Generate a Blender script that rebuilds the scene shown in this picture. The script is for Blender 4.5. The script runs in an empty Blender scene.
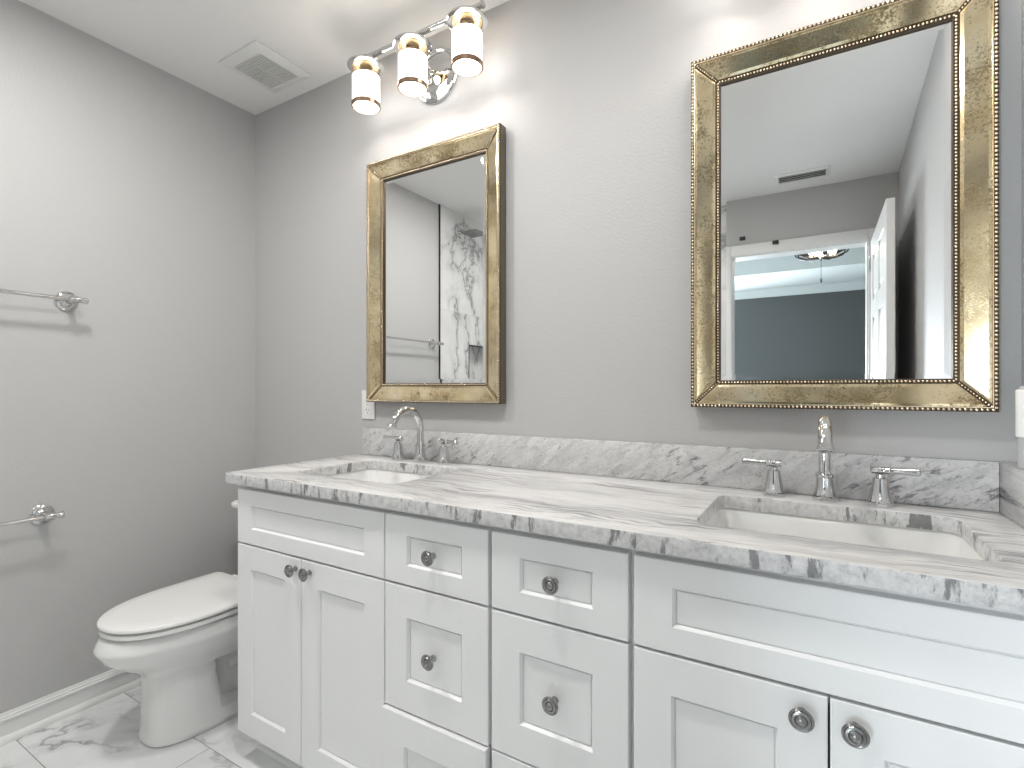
import bpy, bmesh, math, random
from mathutils import Vector, Matrix
random.seed(7)
SC = bpy.context.scene
COL = SC.collection
PI = math.pi

# ------------------------------------------------------------------ camera
YAW = math.atan(306 / 513.6)
cd = bpy.data.cameras.new('camera')
cam = bpy.data.objects.new('camera', cd)
COL.objects.link(cam)
cam.location = (2.268, -1.454, 1.143)
cam.rotation_euler = (PI / 2, 0, YAW)
cd.sensor_width = 36
cd.lens = 36 * 513.6 / 1024
cd.shift_y = (388.7 - 384) / 1024
cd.clip_start = 0.02
SC.camera = cam

# ------------------------------------------------------------------ view
SC.view_settings.view_transform = 'Standard'
SC.view_settings.look = 'None'
SC.view_settings.gamma = 1
SC.view_settings.use_curve_mapping = False
SC.view_settings.exposure = 0.60

# ------------------------------------------------------------------ sky
W = bpy.data.worlds.new('sky')
SC.world = W
W.use_nodes = True
W.node_tree.nodes['Background'].inputs[0].default_value = (0.55, 0.75, 1.0, 1)
W.node_tree.nodes['Background'].inputs[1].default_value = 1.5


def area_light(name, loc, rot, sx, sy, power, color, shape='RECTANGLE', spread=PI):
    d = bpy.data.lights.new(name, 'AREA')
    d.shape = shape
    d.size = sx
    d.size_y = sy
    d.energy = power
    d.color = color
    d.spread = spread
    o = bpy.data.objects.new(name, d)
    o.location = loc
    o.rotation_euler = rot
    COL.objects.link(o)
    return o


# room dimensions
WX = 2.63      # right wall
CH = 2.426     # ceiling
BY = -2.36     # door wall (bathroom face)
SY = -1.395     # shower tile starts here
# daylight standing in the bedroom window (in the far wall, left of what the mirror shows)
area_light('bedroom_daylight', (0.60, -6.06, 0.97), (PI / 2, 0, 0), 1.1, 1.45, 165, (0.86, 0.94, 1.0))
# recessed downlights, the last two added as fill (a fitting is built at each)
DOWN = [(0.72, -1.00), (1.62, -0.90), (0.80, -1.95)]
for (x, y) in DOWN:
    area_light('downlight_lamp', (x, y, CH - 0.014), (0, 0, 0), 0.15, 0.15, 7.5 if y > -1.4 else 2.2, (1.0, 0.98, 0.955), 'DISK')

SHADES = [0.868, 1.089, 1.316]
VAN_Y = -0.13


def bulb(x, y, z, e):
    d = bpy.data.lights.new('vanity_bulb', 'POINT')
    d.energy = e
    d.shadow_soft_size = 0.03
    d.color = (1.0, 0.96, 0.92)
    o = bpy.data.objects.new('vanity_bulb', d)
    o.location = (x, y, z)
    COL.objects.link(o)


for bx in (0.0, 1.195):
    for sx in SHADES:
        bulb(sx + bx, VAN_Y, 2.215, 0.6)


# ------------------------------------------------------------------ materials
class NT:
    def __init__(self, name):
        self.m = bpy.data.materials.new(name)
        self.m.use_nodes = True
        self.t = self.m.node_tree
        self.p = self.t.nodes['Principled BSDF']

    def n(self, typ, **kw):
        nd = self.t.nodes.new(typ)
        for k, v in kw.items():
            if k in nd.inputs:
                self.set(nd, k, v)
            else:
                setattr(nd, k, v)
        return nd

    def set(self, nd, k, v):
        if isinstance(v, bpy.types.NodeSocket):
            self.t.links.new(v, nd.inputs[k])
        else:
            nd.inputs[k].default_value = v

    def obj(self):
        return self.n('ShaderNodeTexCoord').outputs['Object']

    def mapping(self, vec, scale=(1, 1, 1), rot=(0, 0, 0), loc=(0, 0, 0)):
        nd = self.n('ShaderNodeMapping')
        self.t.links.new(vec, nd.inputs['Vector'])
        nd.inputs['Scale'].default_value = scale
        nd.inputs['Rotation'].default_value = rot
        nd.inputs['Location'].default_value = loc
        return nd.outputs[0]

    def noise(self, vec, scale, detail=4, rough=0.5, dist=0.0):
        nd = self.n('ShaderNodeTexNoise', Scale=scale, Detail=detail, Roughness=rough, Distortion=dist)
        self.t.links.new(vec, nd.inputs['Vector'])
        return nd.outputs['Fac']

    def ramp(self, fac, stops):
        nd = self.n('ShaderNodeValToRGB')
        self.t.links.new(fac, nd.inputs[0])
        e = nd.color_ramp.elements
        while len(e) > 1:
            e.remove(e[-1])
        for i, (p, c) in enumerate(stops):
            el = e[0] if i == 0 else e.new(p)
            el.position = p
            c = (c, c, c) if isinstance(c, (int, float)) else c
            el.color = (*c, 1)
        return nd.outputs[0]

    def math(self, op, a, b=0.0):
        nd = self.n('ShaderNodeMath', operation=op)
        self.set(nd, 0, a)
        self.set(nd, 1, b)
        return nd.outputs[0]

    def mix(self, fac, a, b, blend='MIX'):
        nd = self.n('ShaderNodeMix', data_type='RGBA', blend_type=blend)
        for i, v in ((0, fac), (6, a), (7, b)):
            if isinstance(v, bpy.types.NodeSocket):
                self.t.links.new(v, nd.inputs[i])
            else:
                nd.inputs[i].default_value = (*v, 1) if isinstance(v, tuple) and len(v) == 3 else v
        return nd.outputs[2]

    def base(self, v):
        if isinstance(v, bpy.types.NodeSocket):
            self.t.links.new(v, self.p.inputs['Base Color'])
        else:
            self.p.inputs['Base Color'].default_value = (*v, 1)

    def bump(self, h, strength, dist=0.002):
        nd = self.n('ShaderNodeBump', Strength=strength, Distance=dist)
        self.t.links.new(h, nd.inputs['Height'])
        self.t.links.new(nd.outputs[0], self.p.inputs['Normal'])

    def rough(self, v):
        self.set(self.p, 'Roughness', v)


def srgb(r, g, b):
    f = lambda c: (c / 255 / 12.92) if c / 255 <= 0.04045 else ((c / 255 + 0.055) / 1.055) ** 2.4
    return (f(r), f(g), f(b))


def simple(name, col, rough=0.5, metal=0.0, noise=0.03, nscale=30, bump=0.0, bscale=200, coat=0.0, ior=1.5):
    t = NT(name)
    v = t.obj()
    n = t.noise(v, nscale, 3)
    lo = tuple(c * (1 - noise) for c in col)
    hi = tuple(min(1, c * (1 + noise)) for c in col)
    t.base(t.mix(n, lo, hi))
    t.rough(rough)
    t.p.inputs['Metallic'].default_value = metal
    t.p.inputs['Coat Weight'].default_value = coat
    t.p.inputs['IOR'].default_value = ior
    if bump:
        t.bump(t.noise(v, bscale, 2), bump)
    return t.m


M = {}
M['wall'] = simple('wall_paint', (0.50, 0.497, 0.493), 0.55, noise=0.015, nscale=2, bump=0.35, bscale=130)
M['ceiling'] = simple('ceiling_paint', (0.88, 0.875, 0.865), 0.75, noise=0.01, bump=0.2, bscale=110)
M['trim'] = simple('trim_paint', (0.80, 0.80, 0.79), 0.35, noise=0.01)
M['cabinet'] = simple('cabinet_paint', (0.87, 0.88, 0.88), 0.32, noise=0.01, nscale=5)
M['porcelain'] = simple('porcelain', (0.83, 0.83, 0.815), 0.08, noise=0.005, coat=0.3)
M['seat'] = simple('seat_plastic', (0.83, 0.825, 0.81), 0.18, noise=0.005)
M['chrome'] = simple('chrome', (0.64, 0.64, 0.64), 0.04, 1.0, noise=0.01)
M['nickel'] = simple('aged_nickel', (0.30, 0.30, 0.295), 0.24, 1.0, noise=0.25, nscale=160)
M['dark'] = simple('dark_metal', (0.05, 0.05, 0.052), 0.35, 0.8, noise=0.1)
M['black'] = simple('black_plastic', (0.02, 0.02, 0.02), 0.5)
M['plastic'] = simple('white_plastic', (0.82, 0.82, 0.80), 0.3, noise=0.005)
M['grille'] = simple('grille_plastic', (0.72, 0.715, 0.70), 0.45, noise=0.01)
M['gold'] = simple('gold_bead', (0.86, 0.74, 0.56), 0.25, 1.0, noise=0.15, nscale=60)
M['gold_dark'] = simple('bronze_channel', (0.09, 0.065, 0.04), 0.4, 0.7, noise=0.2)
M['frame_side'] = simple('frame_side_bronze', (0.17, 0.145, 0.105), 0.4, 0.6, noise=0.35, nscale=220)
M['copper'] = simple('copper_ring', (0.36, 0.24, 0.17), 0.2, 1.0)
M['brass'] = simple('brass_socket', (0.32, 0.28, 0.22), 0.35, 1.0)
M['bedroom_wall'] = simple('bedroom_paint', (0.115, 0.122, 0.122), 0.6, noise=0.02)
M['bedroom_ceiling'] = simple('bedroom_ceiling_paint', (0.70, 0.74, 0.73), 0.7, noise=0.01)
M['carpet'] = simple('carpet', (0.30, 0.29, 0.27), 0.95, noise=0.15, nscale=300, bump=0.5)
M['blade'] = simple('fan_blade_wood', (0.06, 0.045, 0.035), 0.4, noise=0.3)
M['bottle'] = simple('bottle_grey', (0.45, 0.45, 0.45), 0.15, noise=0.02)

t = NT('mirror_silver')
t.base((0.90, 0.91, 0.905))
t.p.inputs['Metallic'].default_value = 1
t.rough(0.008)
M['mirror'] = t.m


def antique():
    t = NT('antique_mirror')
    v = t.obj()
    big = t.noise(v, 9, 4, 0.6)
    base = t.ramp(big, [(0.3, srgb(220, 199, 157)), (0.5, srgb(240, 222, 184)), (0.75, srgb(250, 237, 208))])
    sp = t.noise(v, 170, 5, 0.85)
    dens = t.noise(v, 14, 3, 0.6)
    k = t.math('ADD', sp, t.math('MULTIPLY', t.math('SUBTRACT', dens, 0.5), 0.55))
    spk = t.ramp(k, [(0.51, 0.0), (0.60, 1.0)])
    spk = t.math('MULTIPLY', spk, 0.75)
    t.base(t.mix(spk, base, srgb(104, 86, 52)))
    t.p.inputs['Metallic'].default_value = 1.0
    t.rough(t.math('ADD', t.math('MULTIPLY', spk, 0.25), 0.10))
    t.bump(sp, 0.012, 0.001)
    return t.m


M['antique'] = antique()


def shade_mat():
    t = NT('frosted_glass_lit')
    v = t.n('ShaderNodeTexCoord').outputs['Object']
    sep = t.n('ShaderNodeSeparateXYZ')
    t.t.links.new(v, sep.inputs[0])
    t.base((0.92, 0.90, 0.87))
    t.rough(0.4)
    t.p.inputs['Emission Color'].default_value = (1.0, 0.965, 0.93, 1)
    t.p.inputs['Emission Strength'].default_value = 3.6
    return t.m


M['shade'] = shade_mat()


def emis(name, col, s):
    t = NT(name)
    t.base(col)
    t.p.inputs['Emission Color'].default_value = (*col, 1)
    t.p.inputs['Emission Strength'].default_value = s
    return t.m


M['downlens'] = emis('downlight_lens', (1.0, 0.96, 0.92), 5.0)
M['fanbulb'] = emis('fan_bulb', (1.0, 0.80, 0.58), 30.0)
M['daypane'] = emis('daylit_pane', (0.75, 0.88, 1.0), 2.0)


def glass_mat(name, col=(1, 1, 1), gl=0.15):
    t = NT(name)
    tr = t.n('ShaderNodeBsdfTransparent')
    tr.inputs[0].default_value = (*col, 1)
    g = t.n('ShaderNodeBsdfGlossy', Roughness=0.03)
    mx = t.n('ShaderNodeMixShader')
    fr = t.n('ShaderNodeLayerWeight', Blend=0.5)
    t.t.links.new(t.math('ADD', t.math('MULTIPLY', t.math('POWER', fr.outputs['Facing'], 3.0), 0.5), gl), mx.inputs[0])
    t.t.links.new(tr.outputs[0], mx.inputs[1])
    t.t.links.new(g.outputs[0], mx.inputs[2])
    t.t.links.new(mx.outputs[0], t.t.nodes['Material Output'].inputs[0])
    return t.m


M['clear'] = glass_mat('clear_shade_glass', (0.90, 0.83, 0.72), 0.06)
M['glass'] = glass_mat('clear_glass', (0.96, 0.98, 0.98), 0.02)


def counter_top():
    t = NT('marble_counter_top')
    v = t.obj()
    w = t.mapping(v, (1, 1, 1))
    warp = t.noise(w, 2.2, 4, 0.55)
    # streaks run along the length of the worktop, wandering slightly
    comb = t.n('ShaderNodeVectorMath', operation='ADD')
    t.t.links.new(v, comb.inputs[0])
    wv = t.n('ShaderNodeCombineXYZ')
    t.t.links.new(t.math('MULTIPLY', t.math('SUBTRACT', warp, 0.5), 0.22), wv.inputs[1])
    t.t.links.new(wv.outputs[0], comb.inputs[1])
    s = t.mapping(comb.outputs[0], (1.3, 15, 15), (0, 0, 0.02))
    n1 = t.noise(s, 2.0, 6, 0.62)
    base = t.ramp(n1, [(0.30, srgb(186, 185, 185)), (0.40, srgb(208, 207, 207)), (0.5, srgb(222, 221, 220)), (0.6, srgb(226, 225, 224)), (0.7, srgb(206, 205, 205))])
    s2 = t.mapping(comb.outputs[0], (3.5, 60, 60), (0, 0, 0.03))
    n2 = t.noise(s2, 1.6, 5, 0.6)
    patch = t.noise(t.mapping(comb.outputs[0], (1.6, 5, 5)), 1.7, 2, 0.5)
    k = t.math('ADD', n2, t.math('MULTIPLY', t.math('SUBTRACT', patch, 0.5), 0.55))
    vein = t.ramp(k, [(0.58, 0.0), (0.63, 0.7), (0.72, 1.0)])
    c = t.mix(t.math('MULTIPLY', vein, 0.72), base, srgb(104, 104, 106))
    fine = t.noise(t.mapping(v, (4, 60, 60)), 3, 5, 0.7)
    c = t.mix(t.ramp(fine, [(0.48, 0.0), (0.70, 0.6)]), c, srgb(176, 174, 173))
    t.base(c)
    t.rough(0.16)
    return t.m


def counter_edge():
    t = NT('marble_counter_edge')
    v = t.obj()
    n1 = t.noise(v, 60, 6, 0.7)
    base = t.ramp(n1, [(0.3, srgb(176, 177, 178)), (0.5, srgb(208, 208, 208)), (0.7, srgb(228, 227, 225))])
    b = t.noise(t.mapping(v, (30, 22, 8), (0, 0.2, 0)), 1.0, 5, 0.65)
    vein = t.ramp(b, [(0.55, 0.0), (0.60, 1.0)])
    c = t.mix(t.math('MULTIPLY', vein, 0.75), base, srgb(92, 93, 95))
    t.base(c)
    t.rough(0.2)
    return t.m


def backsplash():
    t = NT('marble_backsplash')
    v = t.obj()
    # diagonal streaks rising to the right
    s = t.mapping(t.mapping(v, (1, 1, 1), (0, 0.55, 0)), (4.5, 1, 15))
    n1 = t.noise(s, 2.4, 8, 0.75, 0.8)
    base = t.ramp(n1, [(0.30, srgb(174, 175, 177)), (0.5, srgb(204, 204, 204)), (0.68, srgb(222, 221, 219))])
    patch = t.noise(t.mapping(v, (1, 1, 1), (0, 0.55, 0), (3.1, 0, 0.2)), 4.0, 3)
    n2 = t.noise(t.mapping(t.mapping(v, (1, 1, 1), (0, 0.55, 0)), (8, 1, 30)), 2.2, 8, 0.74, 0.6)
    k = t.math('ADD', n2, t.math('MULTIPLY', t.math('SUBTRACT', patch, 0.5), 0.45))
    vein = t.ramp(k, [(0.57, 0.0), (0.63, 0.8), (0.70, 1.0)])
    c = t.mix(t.math('MULTIPLY', vein, 0.85), base, srgb(92, 93, 96))
    sp = t.noise(v, 130, 4, 0.7)
    c = t.mix(t.ramp(sp, [(0.55, 0.0), (0.68, 0.55)]), c, srgb(140, 140, 141))
    t.base(c)
    t.rough(0.18)
    return t.m


def tile(name, bw, bh, loc, rot=(0, 0, 0), offset=0.5, vein_s=1.0, base=(228, 230, 230), rough=0.12, mort=(150, 150, 148), vk=0.75, seed=7.0, mk=0.36):
    t = NT(name)
    v = t.mapping(t.obj(), (1, 1, 1), rot, loc)
    br = t.n('ShaderNodeTexBrick')
    t.t.links.new(v, br.inputs['Vector'])
    br.inputs['Scale'].default_value = 1
    br.inputs['Brick Width'].default_value = bw
    br.inputs['Row Height'].default_value = bh
    br.inputs['Mortar Size'].default_value = 0.0013
    br.inputs['Mortar Smooth'].default_value = 0.1
    br.inputs['Color1'].default_value = (0, 0, 0, 1)
    br.inputs['Color2'].default_value = (1, 1, 1, 1)
    br.offset = offset
    sc = t.n('ShaderNodeVectorMath', operation='SCALE')
    t.t.links.new(br.outputs['Color'], sc.inputs[0])
    sc.inputs['Scale'].default_value = seed
    ad = t.n('ShaderNodeVectorMath', operation='ADD')
    t.t.links.new(v, ad.inputs[0])
    t.t.links.new(sc.outputs[0], ad.inputs[1])
    q = ad.outputs[0]
    a = t.noise(q, 1.15 * vein_s, 6, 0.6, 0.45)
    ridge = t.math('ABSOLUTE', t.math('SUBTRACT', a, 0.5))
    vein = t.ramp(ridge, [(0.0, 1.0), (0.006, 0.6), (0.012, 0.25), (0.04, 0.0)])
    m = t.noise(q, 2.1 * vein_s, 2)
    mask = t.ramp(m, [(mk, 0.0), (mk + 0.1, 1.0)])
    soft = t.ramp(t.noise(q, 2.5, 5, 0.6), [(0.35, srgb(*[c - 14 for c in base])), (0.6, srgb(*base))])
    c = t.mix(t.math('MULTIPLY', t.math('MULTIPLY', vein, mask), vk), soft, srgb(128, 128, 130))
    c = t.mix(br.outputs['Fac'], c, srgb(*mort))
    t.base(c)
    t.rough(rough)
    return t.m


M['ctop'] = counter_top()
M['cedge'] = counter_edge()
M['splash'] = backsplash()
# rows along X, joints at y=-0.843 and y=-0.533
M['floor'] = tile('marble_floor_tile', 0.61, 0.302, (-0.606 + 1.22 + .305, 0.542 + 0.302 * 9, 0), offset=0.5, seed=11.3, base=(238, 240, 240), mk=0.41)
M['wall_tile'] = tile('marble_wall_tile', 1.2, 0.60, (0.0, 0.04, 0), (PI / 2, 0, 0), vein_s=0.95, base=(226, 226, 225), mort=(190, 190, 188), vk=0.9, seed=3.4, mk=0.22)
M['wall_tile_side'] = tile('marble_side_tile', 1.2, 0.60, (0.1, 0.04, 0), (PI / 2, 0, PI / 2), vein_s=0.95, base=(226, 226, 225), mort=(190, 190, 188), vk=0.9, seed=3.4, mk=0.22)


# ------------------------------------------------------------------ mesh helpers
def tag(o, label, cat, group=None):
    o['label'] = label
    o['category'] = cat
    if group:
        o['group'] = group
    return o


def thing(name, label, cat, loc=(0, 0, 0), rz=0.0, group=None):
    o = bpy.data.objects.new(name, None)
    o.empty_display_size = 0.05
    o.location = loc
    o.rotation_euler = (0, 0, rz)
    COL.objects.link(o)
    return tag(o, label, cat, group)


def finish(name, bm, mat, parent=None, smooth=35, loc=None):
    bmesh.ops.recalc_face_normals(bm, faces=bm.faces)
    me = bpy.data.meshes.new(name)
    bm.to_mesh(me)
    bm.free()
    for m in (mat if isinstance(mat, (list, tuple)) else [mat]):
        me.materials.append(m)
    if smooth:
        for p in me.polygons:
            p.use_smooth = True
        me.set_sharp_from_angle(angle=math.radians(smooth))
    o = bpy.data.objects.new(name, me)
    COL.objects.link(o)
    if parent:
        o.parent = parent
    if loc:
        o.location = loc
    return o


def struct(name, bm, mat, smooth=35):
    o = finish(name, bm, mat, None, smooth)
    o['kind'] = 'structure'
    return o


def box(bm, x0, x1, y0, y1, z0, z1, bev=0.0, seg=2, mi=0):
    g = bmesh.ops.create_cube(bm, size=1)
    for v in g['verts']:
        v.co = Vector(((x0 + x1) / 2 + v.co.x * (x1 - x0), (y0 + y1) / 2 + v.co.y * (y1 - y0), (z0 + z1) / 2 + v.co.z * (z1 - z0)))
    fs = set(f for v in g['verts'] for f in v.link_faces)
    if bev:
        es = list({e for f in fs for e in f.edges})
        r = bmesh.ops.bevel(bm, geom=es, offset=bev, segments=seg, profile=0.5, affect='EDGES')
        fs = [f for f in r['faces']]
    else:
        for f in fs:
            f.material_index = mi
    return bm


def rings(bm, rr, close0=True, close1=True, loop=True):
    """connect a list of vertex rings (lists of points)"""
    vs = [[bm.verts.new(p) for p in r] for r in rr]
    n = len(vs[0])
    for a, b in zip(vs[:-1], vs[1:]):
        for i in range(n if loop else n - 1):
            j = (i + 1) % n
            try:
                bm.faces.new((a[i], a[j], b[j], b[i]))
            except ValueError:
                pass
    if close0:
        bm.faces.new(list(reversed(vs[0])))
    if close1:
        bm.faces.new(vs[-1])
    return vs


def lathe(bm, prof, seg=32, mat=None, close=True):
    """prof: (r, z) pairs, about local Z; mat: Matrix to place"""
    mat = mat or Matrix()
    rr = []
    for r, z in prof:
        r = max(r, 1e-4)
        rr.append([mat @ Vector((r * math.cos(2 * PI * i / seg), r * math.sin(2 * PI * i / seg), z)) for i in range(seg)])
    rings(bm, rr, close, close)
    return bm


def tube(bm, pts, rad, seg=14, close=True):
    """sweep a circle along points; rad is a number or a list"""
    pts = [Vector(p) for p in pts]
    n = len(pts)
    rad = rad if isinstance(rad, (list, tuple)) else [rad] * n
    t0 = (pts[1] - pts[0]).normalized()
    up = Vector((0, 0, 1)) if abs(t0.z) < 0.9 else Vector((1, 0, 0))
    nrm = t0.cross(up).normalized()
    rr = []
    for i in range(n):
        t = (pts[min(i + 1, n - 1)] - pts[max(i - 1, 0)]).normalized()
        nrm = (nrm - t * nrm.dot(t)).normalized()
        b = t.cross(nrm)
        rr.append([pts[i] + (nrm * math.cos(2 * PI * k / seg) + b * math.sin(2 * PI * k / seg)) * rad[i] for k in range(seg)])
    rings(bm, rr, close, close)
    return bm


def prism(bm, poly, axis, a, b):
    """extrude a 2D polygon; axis 'x': poly=(y,z); 'y': poly=(x,z); 'z': poly=(x,y)"""
    def P(u, v, w):
        return {'x': (w, u, v), 'y': (u, w, v), 'z': (u, v, w)}[axis]
    rings(bm, [[P(u, v, a) for u, v in poly], [P(u, v, b) for u, v in poly]])
    return bm


def BM():
    return bmesh.new()


ROTX = lambda a: Matrix.Rotation(a, 4, 'X')
ROTY = lambda a: Matrix.Rotation(a, 4, 'Y')
T = Matrix.Translation

# ------------------------------------------------------------------ room shell
b = BM(); box(b, -1.2, 4.7, -6.3, 0.12, -0.1, 0.0); struct('floor', b, M['floor'], 0)
b = BM(); box(b, -0.12, WX + 0.17, BY - 0.12, 0.12, CH, CH + 0.1); struct('ceiling', b, M['ceiling'], 0)
b = BM(); box(b, -0.12, 0.0, SY, 0.12, 0, CH); struct('wall_left', b, M['wall'], 0)
b = BM(); box(b, 0.0, WX, 0.0, 0.12, 0, CH); struct('wall_back', b, M['wall'], 0)
b = BM(); prism(b, [(WX, .12), (WX, -.56), (WX + .05, BY - .12), (WX + .17, BY - .12), (WX + .17, .12)], 'z', 0, CH); struct('wall_right', b, M['wall'], 0)
DX0, DX1, DZ = 1.754, 2.535, 2.045
b = BM()
box(b, 0.0, DX0, BY - 0.12, BY, 0, CH)
box(b, DX1, WX + .05, BY - 0.12, BY, 0, CH)
box(b, DX0, DX1, BY - 0.12, BY, DZ, CH)
struct('wall_front', b, M['wall'], 0)
# marble tiled shower at the far left end, with a recessed niche
b = BM()
NY0, NY1, NZ0, NZ1 = -2.06, -1.735, 1.17, 1.475
tk = 0.008
box(b, -.12, tk, NY1, SY, 0, CH)
box(b, -.12, tk, BY - .12, NY0, 0, CH)
box(b, -.12, tk, NY0, NY1, NZ1, CH)
box(b, -.12, tk, NY0, NY1, 0, NZ0)
box(b, -.12, -.085, NY0, NY1, NZ0, NZ1)
struct('wall_shower_side', b, M['wall_tile_side'], 0)
b = BM(); box(b, tk, 1.5, BY, BY + 0.012, 0, CH); struct('wall_shower_end', b, M['wall_tile'], 0)
b = BM(); box(b, 0, tk + 0.004, SY, SY + 0.005, 0, CH); struct('trim_1', b, M['dark'], 0)
b = BM()
for (y0, y1, z0, z1) in ((NY0, NY1, NZ1 - 0.008, NZ1), (NY0, NY1, NZ0, NZ0 + 0.008), (NY0, NY0 + 0.008, NZ0, NZ1), (NY1 - 0.008, NY1, NZ0, NZ1)):
    box(b, tk - 0.02, tk + 0.002, y0, y1, z0, z1)
struct('trim_2', b, M['dark'], 0)


def baseboard(name, pts_axis, a, b_, flip):
    bm = BM()
    pr = [(0, 0), (0.026, 0), (0.026, 0.006), (0.022, 0.015), (0.014, 0.021), (0.010, 0.021), (0.010, 0.066), (0.015, 0.069), (0.015, 0.075), (0.0115, 0.077), (0.0115, 0.083), (0.008, 0.086), (0.007, 0.093), (0, 0.093)]
    if pts_axis == 'y':
        prism(bm, pr, 'y', a, b_)
    else:
        prism(bm, [(-u, v) for u, v in pr], 'x', a, b_)
    return struct(name, bm, M['trim'], 30)


baseboard('baseboard_left', 'y', -1.40, -0.0, 1)
baseboard('baseboard_back', 'x', 0.027, 0.735, 1)

# door casing and jamb
b = BM()
cw = 0.065
for yy0, yy1 in ((BY, BY + 0.018), (BY - 0.138, BY - 0.12)):
    box(b, DX0 - cw, DX0 + 0.006, yy0, yy1, 0, DZ + cw, 0.003)
    box(b, DX1 - 0.006, DX1 + cw, yy0, yy1, 0, DZ + cw, 0.003)
    box(b, DX0 + 0.0065, DX1 - 0.0065, yy0, yy1, DZ - 0.006, DZ + cw, 0.003)
struct('trim_3', b, M['trim'])
b = BM()
box(b, DX0, DX0 + 0.012, BY - 0.12, BY, 0, DZ)
box(b, DX1 - 0.012, DX1, BY - 0.12, BY, 0, DZ)
box(b, DX0 + 0.012, DX1 - 0.012, BY - 0.12, BY, DZ - 0.012, DZ)
struct('trim_4', b, M['trim'], 0)

# the open door, standing at a right angle to its wall
dr = bpy.data.objects.new('door_1', None); COL.objects.link(dr); dr['kind'] = 'structure'
dx0, dx1, dy0, dy1 = 2.540, 2.576, BY + 0.022, -1.530
b = BM()
xs = 0.008


def panel_leaf(bm, x0, x1, y0, y1, z0, z1):
    core = 0.009
    box(bm, x0 + core, x1 - core, y0 + 0.002, y1 - 0.002, z0 + 0.002, z1 - 0.002)
    st = 0.11
    cols = [(y0, y0 + st), (y1 - st, y1), ((y0 + y1) / 2 - 0.05, (y0 + y1) / 2 + 0.05)]
    rows = [(z0, z0 + 0.2), (z0 + 0.85, z0 + 1.0), (z0 + 1.55, z0 + 1.65), (z1 - 0.11, z1)]
    for (a, c) in cols:
        box(bm, x0, x1, a, c, z0, z1, 0.003, 1)
    for (a, c) in rows:
        for (u, w) in ((y0 + st, (y0 + y1) / 2 - 0.05), ((y0 + y1) / 2 + 0.05, y1 - st)):
            box(bm, x0, x1, u, w, a, c, 0.003, 1)
    zr = [0.0] + [0]
    for (za, zb) in ((z0 + 0.2, z0 + 0.85), (z0 + 1.0, z0 + 1.55), (z0 + 1.65, z1 - 0.11)):
        for (u, w) in ((y0 + st, (y0 + y1) / 2 - 0.05), ((y0 + y1) / 2 + 0.05, y1 - st)):
            box(bm, x0 + 0.003, x1 - 0.003, u + 0.03, w - 0.03, za + 0.03, zb - 0.03, 0.006, 1)


panel_leaf(b, dx0, dx1, dy0, dy1, 0.008, 2.030)
finish('door_leaf', b, M['trim'], dr, 30)
b = BM()
for s, x in ((-1, dx0), (1, dx1)):
    lathe(b, [(0.028, 0), (0.028, 0.006), (0.011, 0.01), (0.010, 0.025), (0.022, 0.034), (0.026, 0.044), (0.018, 0.055), (0.001, 0.057)], 24,
          T((x, dy1 - 0.07, 0.88)) @ ROTY(s * PI / 2))
finish('door_handle', b, M['chrome'], dr)
for z in (0.25, 1.05, 1.85):
    b = BM(); lathe(b, [(0.006, 0), (0.006, 0.09)], 12, T((dx0 - 0.004, dy0 - 0.004, z)))
    finish('hinge', b, M['chrome'], dr)

# ------------------------------------------------------------------ bedroom beyond the door
b = BM(); box(b, -1.2, -1.08, -6.3, BY - 0.12, 0, CH); struct('wall_bedroom_left', b, M['bedroom_wall'], 0)
wx0, wx1, wz0, wz1 = 0.02, 1.18, 0.22, 1.75
b = BM()
box(b, -1.08, wx0, -6.1, -5.98, 0, CH)
box(b, wx1, 4.58, -6.1, -5.98, 0, CH)
box(b, wx0, wx1, -6.1, -5.98, 0, wz0)
box(b, wx0, wx1, -6.1, -5.98, wz1, CH)
struct('wall_bedroom_far', b, M['bedroom_wall'], 0)
b = BM()
box(b, 4.58, 4.7, -6.1, BY - 0.12, 0, CH)
struct('wall_bedroom_right', b, M['bedroom_wall'], 0)
b = BM()
box(b, -1.08, -0.12, BY - 0.12, BY, 0, CH)
box(b, WX + 0.17, 4.58, BY - 0.12, BY, 0, CH)
struct('wall_bedroom_near', b, M['bedroom_wall'], 0)
b = BM()
for (x0, x1, z0, z1) in ((wx0, wx1, wz0, wz0 + .05), (wx0, wx1, wz1 - .05, wz1), (wx0, wx0 + .05, wz0 + .05, wz1 - .05), (wx1 - .05, wx1, wz0 + .05, wz1 - .05), ((wx0 + wx1) / 2 - .015, (wx0 + wx1) / 2 + .015, wz0 + .05, wz1 - .05)):
    box(b, x0, x1, -6.03, -5.97, z0, z1)
struct('window_1', b, M['trim'], 0)
# bedroom ceiling: a lower border round a raised tray
TX0, TX1, TY0, TY1, TZ = -0.4, 3.9, -4.93, -3.0, 2.70
b = BM()
box(b, -1.2, 4.7, -6.1, TY0, CH, CH + 0.1)
box(b, -1.2, 4.7, TY1, BY - 0.12, CH, CH + 0.1)
box(b, -1.2, TX0, TY0, TY1, CH, CH + 0.1)
box(b, TX1, 4.7, TY0, TY1, CH, CH + 0.1)
box(b, TX0 - 0.1, TX0, TY0 - 0.1, TY1 + 0.1, CH + 0.1, TZ)
box(b, TX1, TX1 + 0.1, TY0 - 0.1, TY1 + 0.1, CH + 0.1, TZ)
box(b, TX0, TX1, TY0 - 0.1, TY0, CH + 0.1, TZ)
box(b, TX0, TX1, TY1, TY1 + 0.1, CH + 0.1, TZ)
box(b, TX0 - 0.1, TX1 + 0.1, TY0 - 0.1, TY1 + 0.1, TZ, TZ + 0.1)
struct('ceiling_bedroom', b, M['bedroom_ceiling'], 0)
b = BM()
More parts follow.
